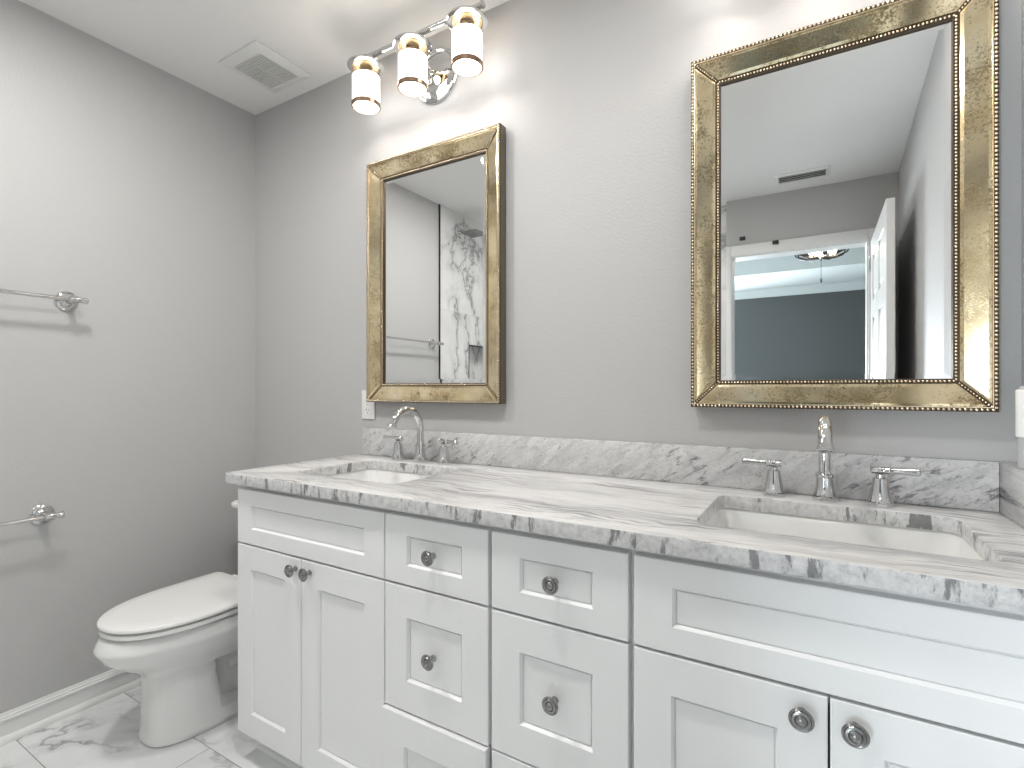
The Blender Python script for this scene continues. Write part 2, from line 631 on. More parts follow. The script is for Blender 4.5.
prism(b, [(-5.98, CH), (-5.98, CH - 0.10), (-5.965, CH - 0.10), (-5.95, CH - 0.07), (-5.91, CH - 0.03), (-5.895, CH - 0.012), (-5.895, CH)], 'x', -1.08, 4.58)
struct('trim_5', b, M['bedroom_ceiling'])

# ------------------------------------------------------------------ ceiling fan in the bedroom (seen in the large mirror)
FX, FY = 2.29, -3.50
fan = thing('ceiling_fan', 'dark ceiling fan with lit lamp cluster, seen through the doorway in the mirror', 'ceiling fan', (FX, FY, TZ - 0.055))
b = BM(); lathe(b, [(0.06, 0.055), (0.06, 0.03), (0.03, 0.0), (0.012, -0.005), (0.012, -0.16)], 24); finish('downrod', b, M['dark'], fan)
b = BM(); lathe(b, [(0.02, -0.15), (0.09, -0.17), (0.11, -0.20), (0.11, -0.25), (0.08, -0.29), (0.06, -0.33), (0.02, -0.335)], 32); finish('motor', b, M['dark'], fan)
for k in range(5):
    a = 2 * PI * k / 5 + 0.42
    b = BM()
    pl = [(0.11, -0.02), (0.18, -0.02), (0.24, -0.055), (0.60, -0.07), (0.635, -0.04), (0.635, 0.04), (0.60, 0.07), (0.24, 0.055), (0.18, 0.02), (0.11, 0.02)]
    prism(b, pl, 'z', -0.235, -0.228)
    bmesh.ops.transform(b, matrix=Matrix.Rotation(a, 4, 'Z') @ Matrix.Rotation(0.12, 4, 'X'), verts=b.verts)
    finish('blade', b, M['blade'], fan)
b = BM(); lathe(b, [(0.06, -0.33), (0.19, -0.345), (0.205, -0.355), (0.20, -0.362), (0.06, -0.35)], 32)
for k in range(12):
    a = 2 * PI * k / 12
    ca, sa = math.cos(a), math.sin(a)
    tube(b, [(0.20 * ca, 0.20 * sa, -0.355), (0.18 * ca, 0.18 * sa, -0.40), (0.11 * ca, 0.11 * sa, -0.425), (0.02 * ca, 0.02 * sa, -0.43)], 0.006, 6)
finish('lamp_cage', b, M['dark'], fan)
for k in range(3):
    a = 2 * PI * k / 3 + 0.3
    b = BM(); lathe(b, [(0.002, -0.035), (0.02, -0.028), (0.03, -0.005), (0.026, 0.018), (0.014, 0.04), (0.012, 0.05)], 16)
    bb = finish('bulb', b, M['fanbulb'], fan, loc=(0.08 * math.cos(a), 0.08 * math.sin(a), -0.385))
b = BM(); tube(b, [(0.0, 0.02, -0.43), (0.0, 0.02, -0.60)], 0.0018, 6); lathe(b, [(0.004, 0), (0.008, -0.02), (0.004, -0.035)], 10, T((0.0, 0.02, -0.60)))
finish('pull_chain', b, M['dark'], fan)

# ------------------------------------------------------------------ downlights
dl = ['round recessed downlight in the bathroom ceiling near the towel bars, above the picture', 'added round fill downlight, unseen, in the ceiling between the two mirrors, above the picture', 'added round fill downlight in the ceiling over the marble shower']  # second and third are fittings added for fill light
for i, (x, y) in enumerate(DOWN):
    d = thing('recessed_light', dl[i], 'downlight', (x, y, CH), 0, 'recessed ceiling downlights')
    b = BM(); lathe(b, [(0.082, 0), (0.098, 0), (0.098, -0.004), (0.090, -0.010), (0.082, -0.008)], 40, None, False)
    b.faces.ensure_lookup_table()
    finish('trim_ring', b, M['plastic'], d)
    b = BM(); lathe(b, [(0.0, 0.0), (0.083, 0.0), (0.083, -0.003), (0.0, -0.003)], 40); finish('lens', b, M['downlens'], d)

# ------------------------------------------------------------------ air vents
vx0, vx1, vy0, vy1 = 0.250, 0.494, -0.314, -0.070
ev = thing('exhaust_fan', 'square white bathroom exhaust fan grille in the ceiling corner', 'exhaust fan', ((vx0 + vx1) / 2, (vy0 + vy1) / 2, CH))
h = (vx1 - vx0) / 2
sq = lambda s, z: [(-s, -s, z), (s, -s, z), (s, s, z), (-s, s, z)]
b = BM()
rings(b, [sq(h, -0.0005), sq(h, -0.006), sq(h - 0.032, -0.017), sq(h - 0.037, -0.0175), sq(h - 0.039, -0.014)], False, False)
finish('cover', b, M['plastic'], ev, 20)
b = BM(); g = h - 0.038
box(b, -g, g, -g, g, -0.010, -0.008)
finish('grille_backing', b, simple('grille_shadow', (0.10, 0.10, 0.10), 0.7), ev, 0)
b = BM()
ns = 17
for i in range(ns):
    y = -g + (i + 0.5) * 2 * g / ns
    box(b, -g, g, y - 0.0029, y + 0.0029, -0.0178, -0.0105)
box(b, -0.003, 0.003, -g, g, -0.0175, -0.0105)
finish('slats', b, M['grille'], ev, 0)

ar = thing('air_register', 'white rectangular ceiling air register, seen only in the large mirror', 'vent', (2.186, -2.12, CH))
b = BM()
w, d_ = 0.145, 0.078
rings(b, [[(-w, -d_, 0), (w, -d_, 0), (w, d_, 0), (-w, d_, 0)], [(-w, -d_, -0.005), (w, -d_, -0.005), (w, d_, -0.005), (-w, d_, -0.005)],
          [(-w + .02, -d_ + .02, -0.012), (w - .02, -d_ + .02, -0.012), (w - .02, d_ - .02, -0.012), (-w + .02, d_ - .02, -0.012)],
          [(-w + .022, -d_ + .022, -0.004), (w - .022, -d_ + .022, -0.004), (w - .022, d_ - .022, -0.004), (-w + .022, d_ - .022, -0.004)]], False, True)
finish('register_frame', b, M['plastic'], ar, 20)
b = BM(); box(b, -w + .023, w - .023, -d_ + .023, d_ - .023, -0.0055, -0.0045); finish('opening', b, M['nickel'], ar, 0)
b = BM()
for i in range(4):
    y = -d_ + 0.036 + i * 0.028
    prism(b, [(y + 0.008, -0.0135), (y + 0.006, -0.0145), (y - 0.008, -0.0085), (y - 0.006, -0.007)], 'x', -w + .023, w - .023)
finish('louvre', b, M['plastic'], ar, 0)

# small black brackets left above the door casing
for i, (x, z, y) in enumerate(((1.83, DZ + 0.112, BY + 0.0), (2.03, DZ + 0.052, BY + 0.018))):
    b = BM(); box(b, x - 0.018, x + 0.018, y, y + 0.012, z - 0.012, z + 0.012, 0.002)
    box(b, x - 0.006, x + 0.006, y + 0.012, y + 0.03, z - 0.012, z - 0.004)
    o = finish('wall_bracket', b, M['black'])
    tag(o, ['small black bracket on the wall just above the door casing', 'small black bracket fixed on the white head casing of the doorway'][i], 'bracket', 'black curtain brackets over the doorway')

# shower head
sh = thing('shower_head', 'square flat rain shower head high on the marble shower wall', 'shower head', (tk, -1.62, 2.30))
b = BM(); lathe(b, [(0.028, 0), (0.028, 0.006), (0.012, 0.012)], 24, ROTY(PI / 2)); tube(b, [(0.0, 0, 0), (0.10, 0, 0.0), (0.125, 0, -0.008), (0.13, 0, -0.03)], 0.009, 12)
finish('shower_arm', b, M['chrome'], sh)
b = BM(); box(b, 0.06, 0.20, -0.07, 0.07, -0.044, -0.032, 0.003); finish('spray_plate', b, M['nickel'], sh)


# ------------------------------------------------------------------ towel bars
def towel_bar(name, label, y0, y1, z, L=0.065):
    r = thing(name, label, 'towel bar', (0, y0, z), 0, 'chrome towel bars on the left wall')
    ln = y1 - y0
    for yy in (0.0, ln):
        b = BM(); lathe(b, [(0.033, 0.0), (0.034, 0.004), (0.030, 0.008), (0.024, 0.010), (0.020, 0.016), (0.012, 0.022), (0.0095, 0.03), (0.0095, L - 0.014)], 32, T((0.0, yy, 0)) @ ROTY(PI / 2))
        s = 1 if yy == 0 else -1
        b2 = Matrix.Translation((L, yy, 0)) @ ROTX(-PI / 2 * s)
        lathe(b, [(0.0085, -0.016), (0.0125, -0.013), (0.0135, 0.0), (0.0125, 0.012), (0.0085, 0.014), (0.0075, 0.018), (0.0100, 0.028), (0.0115, 0.034), (0.011, 0.038), (0.004, 0.040)], 24, b2)
        finish('post', b, M['chrome'], r)
    b = BM(); tube(b, [(L, ln + 0.01, 0), (L, -0.01, 0)], 0.0065, 16); finish('rod', b, M['chrome'], r)
    return r


towel_bar('towel_bar', 'upper chrome towel bar on the grey left wall at eye level', -0.706, -1.315, 1.450)
towel_bar('towel_bar', 'lower chrome towel bar on the left wall, just above toilet height', -0.772, -1.22, 0.716)


# ------------------------------------------------------------------ toilet
def toilet():
    X0 = 0.408
    r = thing('toilet', 'white elongated two-piece toilet with closed lid between wall and vanity', 'toilet', (X0, -0.0, 0))

    def egg(df, db, w, z, n=72, ef=2.15, eb=2.6):
        """closed outline: df front distance from wall, db back, w half width; widest 40% from the back"""
        c = db + (df - db) * 0.42
        if z < .25:
            ef = 2.15 + .95 * min(1, (.25 - z) / .06)
        out = []
        for i in range(n):
            a = 2 * PI * i / n
            ca, sa = math.cos(a), math.sin(a)
            if sa >= 0:
                e = ef; L = df - c
            else:
                e = eb; L = c - db
            x = w * math.copysign(abs(ca) ** (2 / e), ca)
            d = c + L * math.copysign(abs(sa) ** (2 / e), sa)
            out.append(Vector((x, -d, z)))
        return out

    # bowl and pedestal
    prof = [(0.0, .636, .10, .115), (.006, .644, .10, .119), (.022, .644, .10, .119), (.03, .641, .10, .116), (.055, .640, .10, .115), (.065, .640, .10, .114), (.12, .638, .1, .110), (.16, .638, .1, .108),
            (.20, .639, .1, .108), (.218, .642, .1, .109), (.228, .648, .10, .112), (.240, .662, .10, .120), (.257, .688, .09, .136), (.278, .718, .08, .154), (.300, .745, .07, .168),
            (.320, .757, .06, .180), (.334, .767, .05, .185), (.341, .770, .05, .1865), (.348, .769, .05, .186), (.370, .757, .05, .182), (.378, .750, .05, .177), (.380, .74, .055, .164)]
    b = BM()
    rr = []
    for z, df, db, w in prof:
        ring = egg(df, db, w, z, 96)
        if .06 < z < .225:
            lim = 0.452 + 0.09 * (z - 0.05)
            for v in ring:
                d = -v.y
                if d < lim:
                    k = min(1, (lim - d) / 0.012)
                    v.x = math.copysign(min(abs(v.x), w - k * (w - 0.062)), v.x)
        rr.append(ring)
    rings(b, rr)
    finish('bowl', b, M['porcelain'], r, 40)
    # trapway bulge in the side recesses
    for s in (-1, 1):
        b = BM()
        tube(b, [(s * .050, -.40, .17), (s * .050, -.34, .175), (s * .050, -.27, .155), (s * .050, -.22, .115), (s * .048, -.16, .10), (s * .045, -.10, .10)], [.02, .034, .036, .036, .036, .03], 20)
        finish('trapway', b, M['porcelain'], r, 60)
    # seat and lid
    def slab(df, db, w, z0, z1, rnd=.005, eb=16):
        b = BM()
        rr = [egg(df - rnd, db + rnd, w - rnd, z0, 96, 2.15, eb), egg(df, db, w, z0 + rnd * .8, 96, 2.15, eb), egg(df, db, w, z1 - rnd * .9, 96, 2.15, eb),
              egg(df - rnd * .35, db + rnd * .35, w - rnd * .35, z1 - rnd * .3, 96, 2.15, eb), egg(df - rnd * 1.2, db + rnd * 1.2, w - rnd * 1.2, z1, 96, 2.15, eb),
              egg(df - .05, db + .05, w - .05, z1 + .0025, 96, 2.1, eb), egg(df - .15, db + .15, w - .12, z1 + .004, 96, 2.1, eb)]
        rings(b, rr)
        return b
    finish('seat', slab(.754, .290, .180, .386, .402), M['seat'], r, 50)
    finish('lid', slab(.757, .298, .183, .407, .4225, .006), M['seat'], r, 50)
    for s in (-1, 1):
        b = BM()
        tube(b, [(s * .105, -.284, .405), (s * .06, -.284, .405)], .011, 14)
        finish('hinge', b, M['seat'], r)
        b = BM()
        box(b, s * .150 - .006, s * .150 + .006, -.60, -.575, .3795, .386, .001)
        finish('seat_bumper', b, M['seat'], r)
    # tank
    def rr_(x, d0, d1, z, rd=.03, n=6):
        out = []
        for cx, cy, a0 in ((x - rd, -d0 - rd, 0), (-x + rd, -d0 - rd, PI / 2), (-x + rd, -d1 + rd, PI), (x - rd, -d1 + rd, 3 * PI / 2)):
            for k in range(n + 1):
                a = a0 + PI / 2 * k / n
                out.append(Vector((cx + rd * math.cos(a), cy + rd * math.sin(a), z)))
        return out
    b = BM(); rings(b, [rr_(.17, .03, .19, .405), rr_(.185, .022, .205, .43), rr_(.2, .018, .216, .60), rr_(.203, .016, .220, .652)]); finish('tank', b, M['porcelain'], r, 40)
    b = BM(); rings(b, [rr_(.21, .012, .226, .653), rr_(.219, .006, .240, .660), rr_(.220, .005, .242, .672), rr_(.214, .009, .236, .681), rr_(.19, .03, .21, .684)]); finish('tank_lid', b, M['porcelain'], r, 40)
    b = BM(); tube(b, [(-.14, -.216, .60), (-.14, -.232, .60)], .011, 14); tube(b, [(-.14, -.236, .60), (-.075, -.24, .592)], [.006, .008], 10); finish('flush_lever', b, M['chrome'], r)
    return r


toilet()


# ------------------------------------------------------------------ vanity cabinets
YF = -0.53      # face of the doors
YB = -0.510     # face frame


def shaker(name, x0, x1, z0, z1, stile, rail, parent, yoff=0.0):
    """recessed panel front, local y = world"""
    b = BM()
    y0, y1 = YF + yoff, YB - 0.0005 + yoff
    e = 0.0022
    R = lambda ix, iz, y: [(x0 + ix, y, z0 + iz), (x1 - ix, y, z0 + iz), (x1 - ix, y, z1 - iz), (x0 + ix, y, z1 - iz)]
    rings(b, [R(0, 0, y1), R(0, 0, y0 + e), R(e * .3, e * .3, y0 + e * .3), R(e, e, y0), R(stile - .0045, rail - .0045, y0), R(stile - .004, rail - .004, y0 + .001), R(stile, rail, y0 + .0065), R(stile + .0006, rail + .0006, y0 + .0095), R(stile + .002, rail + .002, y0 + .0095), R(stile + .0026, rail + .0026, y0 + .007)], True, True)
    return finish(name, b, M['cabinet'], parent, 20)


KNOB = None


def knob(x, z, parent, yoff=0.0):
    global KNOB
    if KNOB is None:
        b = BM()
        lathe(b, [(0.0078, 0), (0.0078, 0.002), (0.0055, 0.004), (0.005, 0.012), (0.010, 0.0165), (0.0165, 0.0195), (0.0178, 0.022), (0.0178, 0.0235),
                  (0.0155, 0.0255), (0.0140, 0.0248), (0.0130, 0.0262), (0.0095, 0.0268), (0.0082, 0.0256), (0.0068, 0.0274), (0.003, 0.0295), (0.0005, 0.030)], 36, ROTX(PI / 2))
        KNOB = finish('knob', b, M['nickel'], parent, 25)
        o = KNOB
    else:
        o = KNOB.copy(); COL.objects.link(o); o.parent = parent
    o.location = (x, YF + yoff, z)
    return o


def unit(label, x0, x1, fill_r=0.0):
    r = thing('vanity_cabinet', label, 'cabinet', (0, 0, 0), 0, 'white shaker vanity cabinets')
    b = BM()
    th = 0.016
    xa, xb = x0 + 0.0005, x1 - 0.0005
    box(b, xa, xa + th, YB + .019, -0.003, 0.0945, 0.852)
    box(b, xb - th, xb, YB + .019, -0.003, 0.0945, 0.852)
    box(b, xa + th, xb - th, YB + .019, -0.003, 0.0945, 0.11)
    box(b, xa + th, xb - th, -0.012, -0.003, 0.11, 0.852)
    # face frame
    fw = 0.035
    box(b, xa, xa + fw, YB, YB + .019, 0.0945, 0.8525)
    box(b, xb - fw, xb, YB, YB + .019, 0.0945, 0.8525)
    box(b, xa + fw, xb - fw, YB, YB + .019, 0.815, 0.8525)
    box(b, xa + fw, xb - fw, YB, YB + .019, 0.0945, 0.125)
    box(b, xa + fw, xb - fw, YB, YB + .019, 0.65, 0.69)
    finish('carcass', b, M['cabinet'], r, 0)
    b = BM(); box(b, xa, xb, -0.455, -0.437, 0, 0.094); 
    prism(b, [(-0.455, 0), (-0.471, 0), (-0.471, .006), (-0.466, .014), (-0.455, .018)], 'x', xa, xb)
    finish('toe_kick', b, M['cabinet'], r, 30)
    return r


Z0, Z1, Z2, Z3, Z4 = 0.095, 0.369, 0.6715, 0.6745, 0.838
u = unit('white two-door vanity sink cabinet at the left end, beside the toilet', 0.741, 1.3525)
shaker('false_front', 0.736, 1.3505, Z3, Z4, .074, .051, u)
d = shaker('door', 0.736, 1.0345, Z0, Z2 - .002, .072, .074, u); knob(1.014, 0.640, d)
d = shaker('door', 1.0375, 1.3505, Z0, Z2 - .002, .072, .074, u); knob(1.074, 0.640, d)
for (lab, x0, x1, op) in (('narrow three-drawer vanity cabinet beside the left sink cabinet, bottom drawer slightly open', 1.3525, 1.6615, .010),
                          ('narrow three-drawer vanity cabinet beside the right sink cabinet', 1.6615, 1.9735, 0)):
    u = unit(lab, x0, x1)
    xm = (x0 + x1) / 2
    a, c = x0 + .002, x1 - .0045
    if x0 > 1.5:
        a, c = x0 + .0045, x1 - .0065
    d = shaker('drawer', a, c, Z3, Z4, .074, .050, u); knob(xm, .758, d)
    d = shaker('drawer', a, c, Z1 + .0025, Z2 - .002, .074, .078, u); knob(xm, .522, d)
    d = shaker('drawer', a, c, Z0, Z1 - .001, .074, .078, u, -op); knob(xm, .235, d, -op)
    if op:
        b = BM()
        box(b, a + .03, c - .03, YB - .0005 - op, YB + .0195, .12, .34)
        finish('drawer_box', b, M['cabinet'], d, 0)
u = unit('white two-door vanity sink cabinet at the right end, against the right wall', 1.9735, 2.6065)
shaker('false_front', 1.977, 2.604, Z3, Z4, .074, .051, u)
d = shaker('door', 1.977, 2.281, Z0, Z2 - .002, .072, .074, u); knob(2.246, 0.636, d)
d = shaker('door', 2.284, 2.604, Z0, Z2 - .002, .072, .074, u); knob(2.315, 0.636, d)
b = BM(); box(b, 2.6065, WX - .0005, YB - .012, YB + .007, 0, 0.8525); finish('filler_strip', b, M['cabinet'], u, 0)

# ------------------------------------------------------------------ worktop
SINKS = [(0.872, 1.288), (2.063, 2.508)]
HY0, HY1 = -0.430, -0.116


def rrect(x0, x1, y0, y1, r, n=10):
    out = []
    for cx, cy, a0 in ((x1 - r, y1 - r, 0), (x0 + r, y1 - r, PI / 2), (x0 + r, y0 + r, PI), (x1 - r, y0 + r, 3 * PI / 2)):
        for k in range(n + 1):
            a = a0 + PI / 2 * k / n
            out.append((cx + r * math.cos(a), cy + r * math.sin(a)))
    return out


def slab_mesh(name, outlines, z0, z1, bev):
    cu = bpy.data.curves.new(name, 'CURVE')
    cu.dimensions = '2D'
    cu.fill_mode = 'BOTH'
    for pl in outlines:
        s = cu.splines.new('POLY')
        s.points.add(len(pl) - 1)
        for i, (x, y) in enumerate(pl):
            s.points[i].co = (x, y, 0, 1)
        s.use_cyclic_u = True
    cu.extrude = (z1 - z0) / 2 - bev
    cu.bevel_depth = bev
    cu.bevel_resolution = 2
    cu.offset = -bev
    tmp = bpy.data.objects.new(name, cu)
    COL.objects.link(tmp)
    bpy.context.view_layer.update()
    dg = bpy.context.evaluated_depsgraph_get()
    me = bpy.data.meshes.new_from_object(tmp.evaluated_get(dg))
    COL.objects.unlink(tmp)
    bpy.data.objects.remove(tmp)
    bm = BM()
    bm.from_mesh(me)
    bmesh.ops.translate(bm, verts=bm.verts, vec=(0, 0, (z0 + z1) / 2))
    bmesh.ops.remove_doubles(bm, verts=bm.verts, dist=1e-5)
    return bm


bm = slab_mesh('w', [[(0.704, -0.549), (WX - .001, -0.549), (WX - .001, -0.002), (0.704, -0.002)]] + [rrect(a, c, HY0, HY1, .032) for a, c in SINKS], 0.853, 0.886, .003)
bmesh.ops.recalc_face_normals(bm, faces=bm.faces)
for f in bm.faces:
    f.material_index = 0 if abs(f.normal.z) > 0.6 else 1
wt = finish('worktop', bm, [M['ctop'], M['cedge']], None, 30)
tag(wt, 'long white and grey veined marble worktop with two sink cutouts', 'worktop')
b = BM(); box(b, 0.730, 2.5915, -0.021, -0.001, 0.8865, 0.990, .0015); o = finish('backsplash', b, M['splash'])
tag(o, 'long veined marble backsplash strip along the wall behind both faucets', 'backsplash', 'marble upstands of the vanity')
b = BM(); box(b, 2.592, WX - .001, -0.545, -0.001, 0.8865, 0.990, .0015); o = finish('backsplash', b, M['splash'])
tag(o, 'short marble side splash on the right wall at the worktop end', 'backsplash', 'marble upstands of the vanity')


def sink(label, xa, xb):
    r = thing('sink', label, 'sink', ((xa + xb) / 2, (HY0 + HY1) / 2, 0.72), 0, 'undermount vanity sinks')
    W2, D2 = (xb - xa) / 2 + .006, (HY1 - HY0) / 2 + .006
    def ring(w, d, rd, z):
        return [Vector((x, y, z)) for x, y in rrect(-w, w, -d, d, rd, 8)]
    b = BM()
    zt = 0.1325
    rings(b, [ring(W2 + .02, D2 + .02, .056, zt - .012), ring(W2 + .02, D2 + .02, .056, zt), ring(W2, D2, .042, zt), ring(W2 - .003, D2 - .003, .042, zt - .006),
              ring(W2 - .009, D2 - .009, .046, zt - .06), ring(W2 - .018, D2 - .016, .05, zt - .105), ring(W2 - .05, D2 - .045, .065, zt - .125), ring(W2 - .09, D2 - .08, .05, zt - .132),
              ring(.026, .026, .0255, zt - .136), ring(.022, .022, .0215, zt - .140)], False, False)
    # outside shell
    rings(b, [ring(W2 + .02, D2 + .02, .056, zt - .012), ring(W2 + .005, D2 + .005, .05, zt - .014), ring(W2 - .002, D2 - .002, .06, zt - .08), ring(W2 - .04, D2 - .035, .06, zt - .14), ring(.024, .024, .0235, zt - .146)], False, False)
    bmesh.ops.remove_doubles(b, verts=b.verts, dist=1e-5)
    finish('basin', b, M['porcelain'], r, 40)
    b = BM(); lathe(b, [(.026, -.004), (.026, -.0015), (.021, -.0005), (.019, -.004), (.017, -.003), (.006, -.001), (.001, -.001)], 28, T((0, 0, 0)))
    finish('drain', b, M['chrome'], r)


sink('white undermount basin set in the left worktop cutout, near the toilet', *SINKS[0])
sink('white undermount basin set in the right worktop cutout, nearest the camera', *SINKS[1])


# ------------------------------------------------------------------ faucets
def faucet(x, label, la=0.0, ra=0.0, hs=0.1045):
    zt = 0.8865
    r = thing('faucet', label, 'faucet', (x, -0.069, zt), 0, 'chrome widespread faucets')
    oc = lambda rad, z: (rad, z)
    b = BM()
    lathe(b, [(.0265, 0), (.0270, .002), (.0270, .009), (.0235, .013)], 8, Matrix.Rotation(PI / 8, 4, 'Z'))
    lathe(b, [(.0235, .012), (.0205, .020), (.0180, .032), (.0168, .052), (.0190, .054), (.0190, .060), (.0145, .062), (.0128, .066)], 32)
    finish('spout_base', b, M['chrome'], r, 28)
    b = BM()
    R = .070
    pts = [(0, 0, .060), (0, 0, .085), (0, 0, .112)]
    rad = [.0122, .0122, .0122]
    n = 22
    for k in range(0, n + 1):
        a = PI * 0.885 * k / n
        pts.append((0, -R + R * math.cos(a), .1145 + R * math.sin(a)))
        rad.append(.0122 + .0012 * k / n)
    tip = Vector(pts[-1]); dirn = (Vector(pts[-1]) - Vector(pts[-2])).normalized()
    pts += [tuple(tip + dirn * .004), tuple(tip + dirn * .0042), tuple(tip + dirn * .012), tuple(tip + dirn * .0125)]
    rad += [.0136, .0158, .0158, .013]
    tube(b, pts, rad, 24)
    finish('spout', b, M['chrome'], r, 40)
    for s, ang in ((-1, la), (1, ra)):
        b = BM()
        hx = s * hs
        lathe(b, [(.0258, 0), (.0262, .002), (.0262, .008), (.0235, .011)], 8, T((hx, 0, 0)) @ Matrix.Rotation(PI / 8, 4, 'Z'))
        lathe(b, [(.0240, .010), (.0212, .018), (.0185, .030), (.0162, .044), (.0146, .056), (.0140, .060), (.0090, .062), (.0085, .068), (.0105, .071)], 32, T((hx, 0, 0)))
        v = finish('handle', b, M['chrome'], r, 28)
        b = BM()
        m = T((hx, 0, .077)) @ Matrix.Rotation(ang, 4, 'Z') @ ROTY(s * PI / 2)
        lathe(b, [(.0035, -.0185), (.0075, -.018), (.0085, -.015), (.0070, -.012), (.0075, 0), (.0070, .012), (.0085, .014), (.0085, .017), (.0058, .019), (.0056, .030), (.0078, .062), (.0080, .068), (.006, .0705), (.002, .071)], 24, m)
        finish('lever', b, M['chrome'], v, 40)
    return r


faucet(1.068, 'chrome arched two-handle faucet behind the left sink', 0.0, -0.25)
faucet(2.281, 'chrome arched two-handle faucet behind the right sink, nearest the camera', 0.0, 0.0)


# ------------------------------------------------------------------ mirrors
def mirror_parts():
    """mesh data shared by the two mirrors; local frame: x centre, y=0 at wall, z centre"""
    Wd, Hd = 0.305, 0.4575
    fw = 0.070          # frame width
    yo, yi = -0.040, -0.0205   # outer edge stands prouder than inner edge
    P = {}
    b = BM()
    R = lambda i, y: [(-Wd + i, y, -Hd + i), (Wd - i, y, -Hd + i), (Wd - i, y, Hd - i), (-Wd + i, y, Hd - i)]
    rings(b, [R(.004, -.002), R(.001, -.004), R(.001, yo + .004), R(.0045, yo), R(.010, yo)] + [R(.010, yo + .004), R(fw, yi + .003), R(fw, -.010)], True, True)
    P['frame_box'] = (b, M['frame_side'], 30)
    # antique panels (tilted inwards)
    o, i = 0.0105, fw - 0.0105
    def q(ix, iz):  # corner at inset
        return ix
    panels = []
    mit = 0.0045
    for side in range(4):
        b = BM()
        L, Hh = (Wd, Hd) if side % 2 == 0 else (Hd, Wd)
        def row(ins, y, off):
            return [(-L + ins + off, -Hh + ins, y), (L - ins - off, -Hh + ins, y)]
        ly = lambda ins: yo + (yi - yo) * (ins / fw)
        be = 0.006
        # outline rings: outer boundary low, bevelled face
        def ringp(g, dy):
            a = o + g; c = i - g
            mm = mit * 1.4 + g * 1.0
            return [(-L + a + mm, -Hh + a, ly(a) + dy), (L - a - mm, -Hh + a, ly(a) + dy), (L - c - mm, -Hh + c, ly(c) + dy), (-L + c + mm, -Hh + c, ly(c) + dy)]
        rr = [ringp(0, .003), ringp(0, -.0005), ringp(be, -.0022)]
        ang = {0: 0, 1: PI / 2, 2: PI, 3: 3 * PI / 2}[side]
        rr2 = []
        for rg in rr:
            out = []
            for (u, v, y) in rg:
                x, z = u * math.cos(ang) - v * math.sin(ang), u * math.sin(ang) + v * math.cos(ang)
                out.append((x, y, z))
            rr2.append(out)
        rings(b, rr2)
        panels.append(b)
    P['panels'] = panels

    def beads(paths, rb, pitch, asp=1.0):
        b = BM()
        for p0, p1 in paths:
            p0, p1 = Vector(p0), Vector(p1)
            n = max(1, int(round((p1 - p0).length / pitch)))
            for k in range(n):
                c = p0.lerp(p1, (k + .5) / n)
                bmesh.ops.create_icosphere(b, subdivisions=1, radius=rb, matrix=T(c))
        return b
    c = .0055
    yy = yo - .001
    cor = [(-Wd + c, yy, -Hd + c), (Wd - c, yy, -Hd + c), (Wd - c, yy, Hd - c), (-Wd + c, yy, Hd - c)]
    P['outer_beading'] = (beads([(cor[k], cor[(k + 1) % 4]) for k in range(4)], .0036, .0088), M['gold'], 180)
    c2 = fw - .0045
    yy2 = yi - .001
    cor2 = [(-Wd + c2, yy2, -Hd + c2), (Wd - c2, yy2, -Hd + c2), (Wd - c2, yy2, Hd - c2), (-Wd + c2, yy2, Hd - c2)]
    P['inner_beading'] = (beads([(cor2[k], cor2[(k + 1) % 4]) for k in range(4)], .0032, .0075), M['gold'], 180)
    P['corner_beading'] = [beads([(Vector(cor[k]).lerp(Vector(cor2[k]), .07), Vector(cor[k]).lerp(Vector(cor2[k]), .95))], .0027, .0064) for k in range(4)]
    # dark channels under the beads
    b = BM()
    R2 = lambda i, y: [(-Wd + i, y, -Hd + i), (Wd - i, y, -Hd + i), (Wd - i, y, Hd - i), (-Wd + i, y, Hd - i)]
    rings(b, [R2(fw - .0105, yi + .001), R2(fw - .0105, yi - .0005), R2(fw + .0002, yi - .0005), R2(fw + .0002, -.010)], False, False)
    P['inner_channel'] = (b, M['gold_dark'], 20)
    P['corner_channel'] = []
    for k in range(4):
        b = BM()
        a = Vector(cor[k]); e = Vector(cor2[k])
        tube(b, [a.lerp(e, .0) + Vector((0, .0025, 0)), e + Vector((0, .0025, 0))], .0042, 8)
        P['corner_channel'].append(b)
    b = BM()
    rings(b, [R2(.0005, yo + .003), R2(.0012, yo - .0004), R2(.0092, yo - .0004), R2(.0094, yo + .002)], False, False)
    P['outer_channel'] = (b, M['gold_dark'], 20)
    # fillet of plain gold next to the outer beads
    b = BM()
    rings(b, [R2(.0092, yo + .002), R2(.0092, yo - .0012), R2(.0108, yo - .0012), R2(.0118, yo + .002)], False, False)
    P['gold_fillet'] = (b, M['gold'], 20)
    # bevelled looking glass
    b = BM()
    bv = .015
    rings(b, [R2(fw - .001, -.011), R2(fw - .001, -.0142), R2(fw + bv, -.0155)], True, True)
    P['looking_glass'] = (b, M['mirror'], 0)
    return P


def make_mirror():
    r = thing('wall_mirror', '', 'mirror', (0, 0, 0), 0, 'antiqued beaded wall mirrors')
    P = mirror_parts()
    for k, v in P.items():
        if isinstance(v, list):
            nm, mt, sm = {'panels': ('antique_panel', 'antique', 0), 'corner_beading': ('corner_beading', 'gold', 180), 'corner_channel': ('corner_channel', 'gold_dark', 20)}[k]
            for pb in v:
                finish(nm, pb, M[mt], r, sm)
        else:
            finish(k, v[0], v[1], r, v[2])
    return r


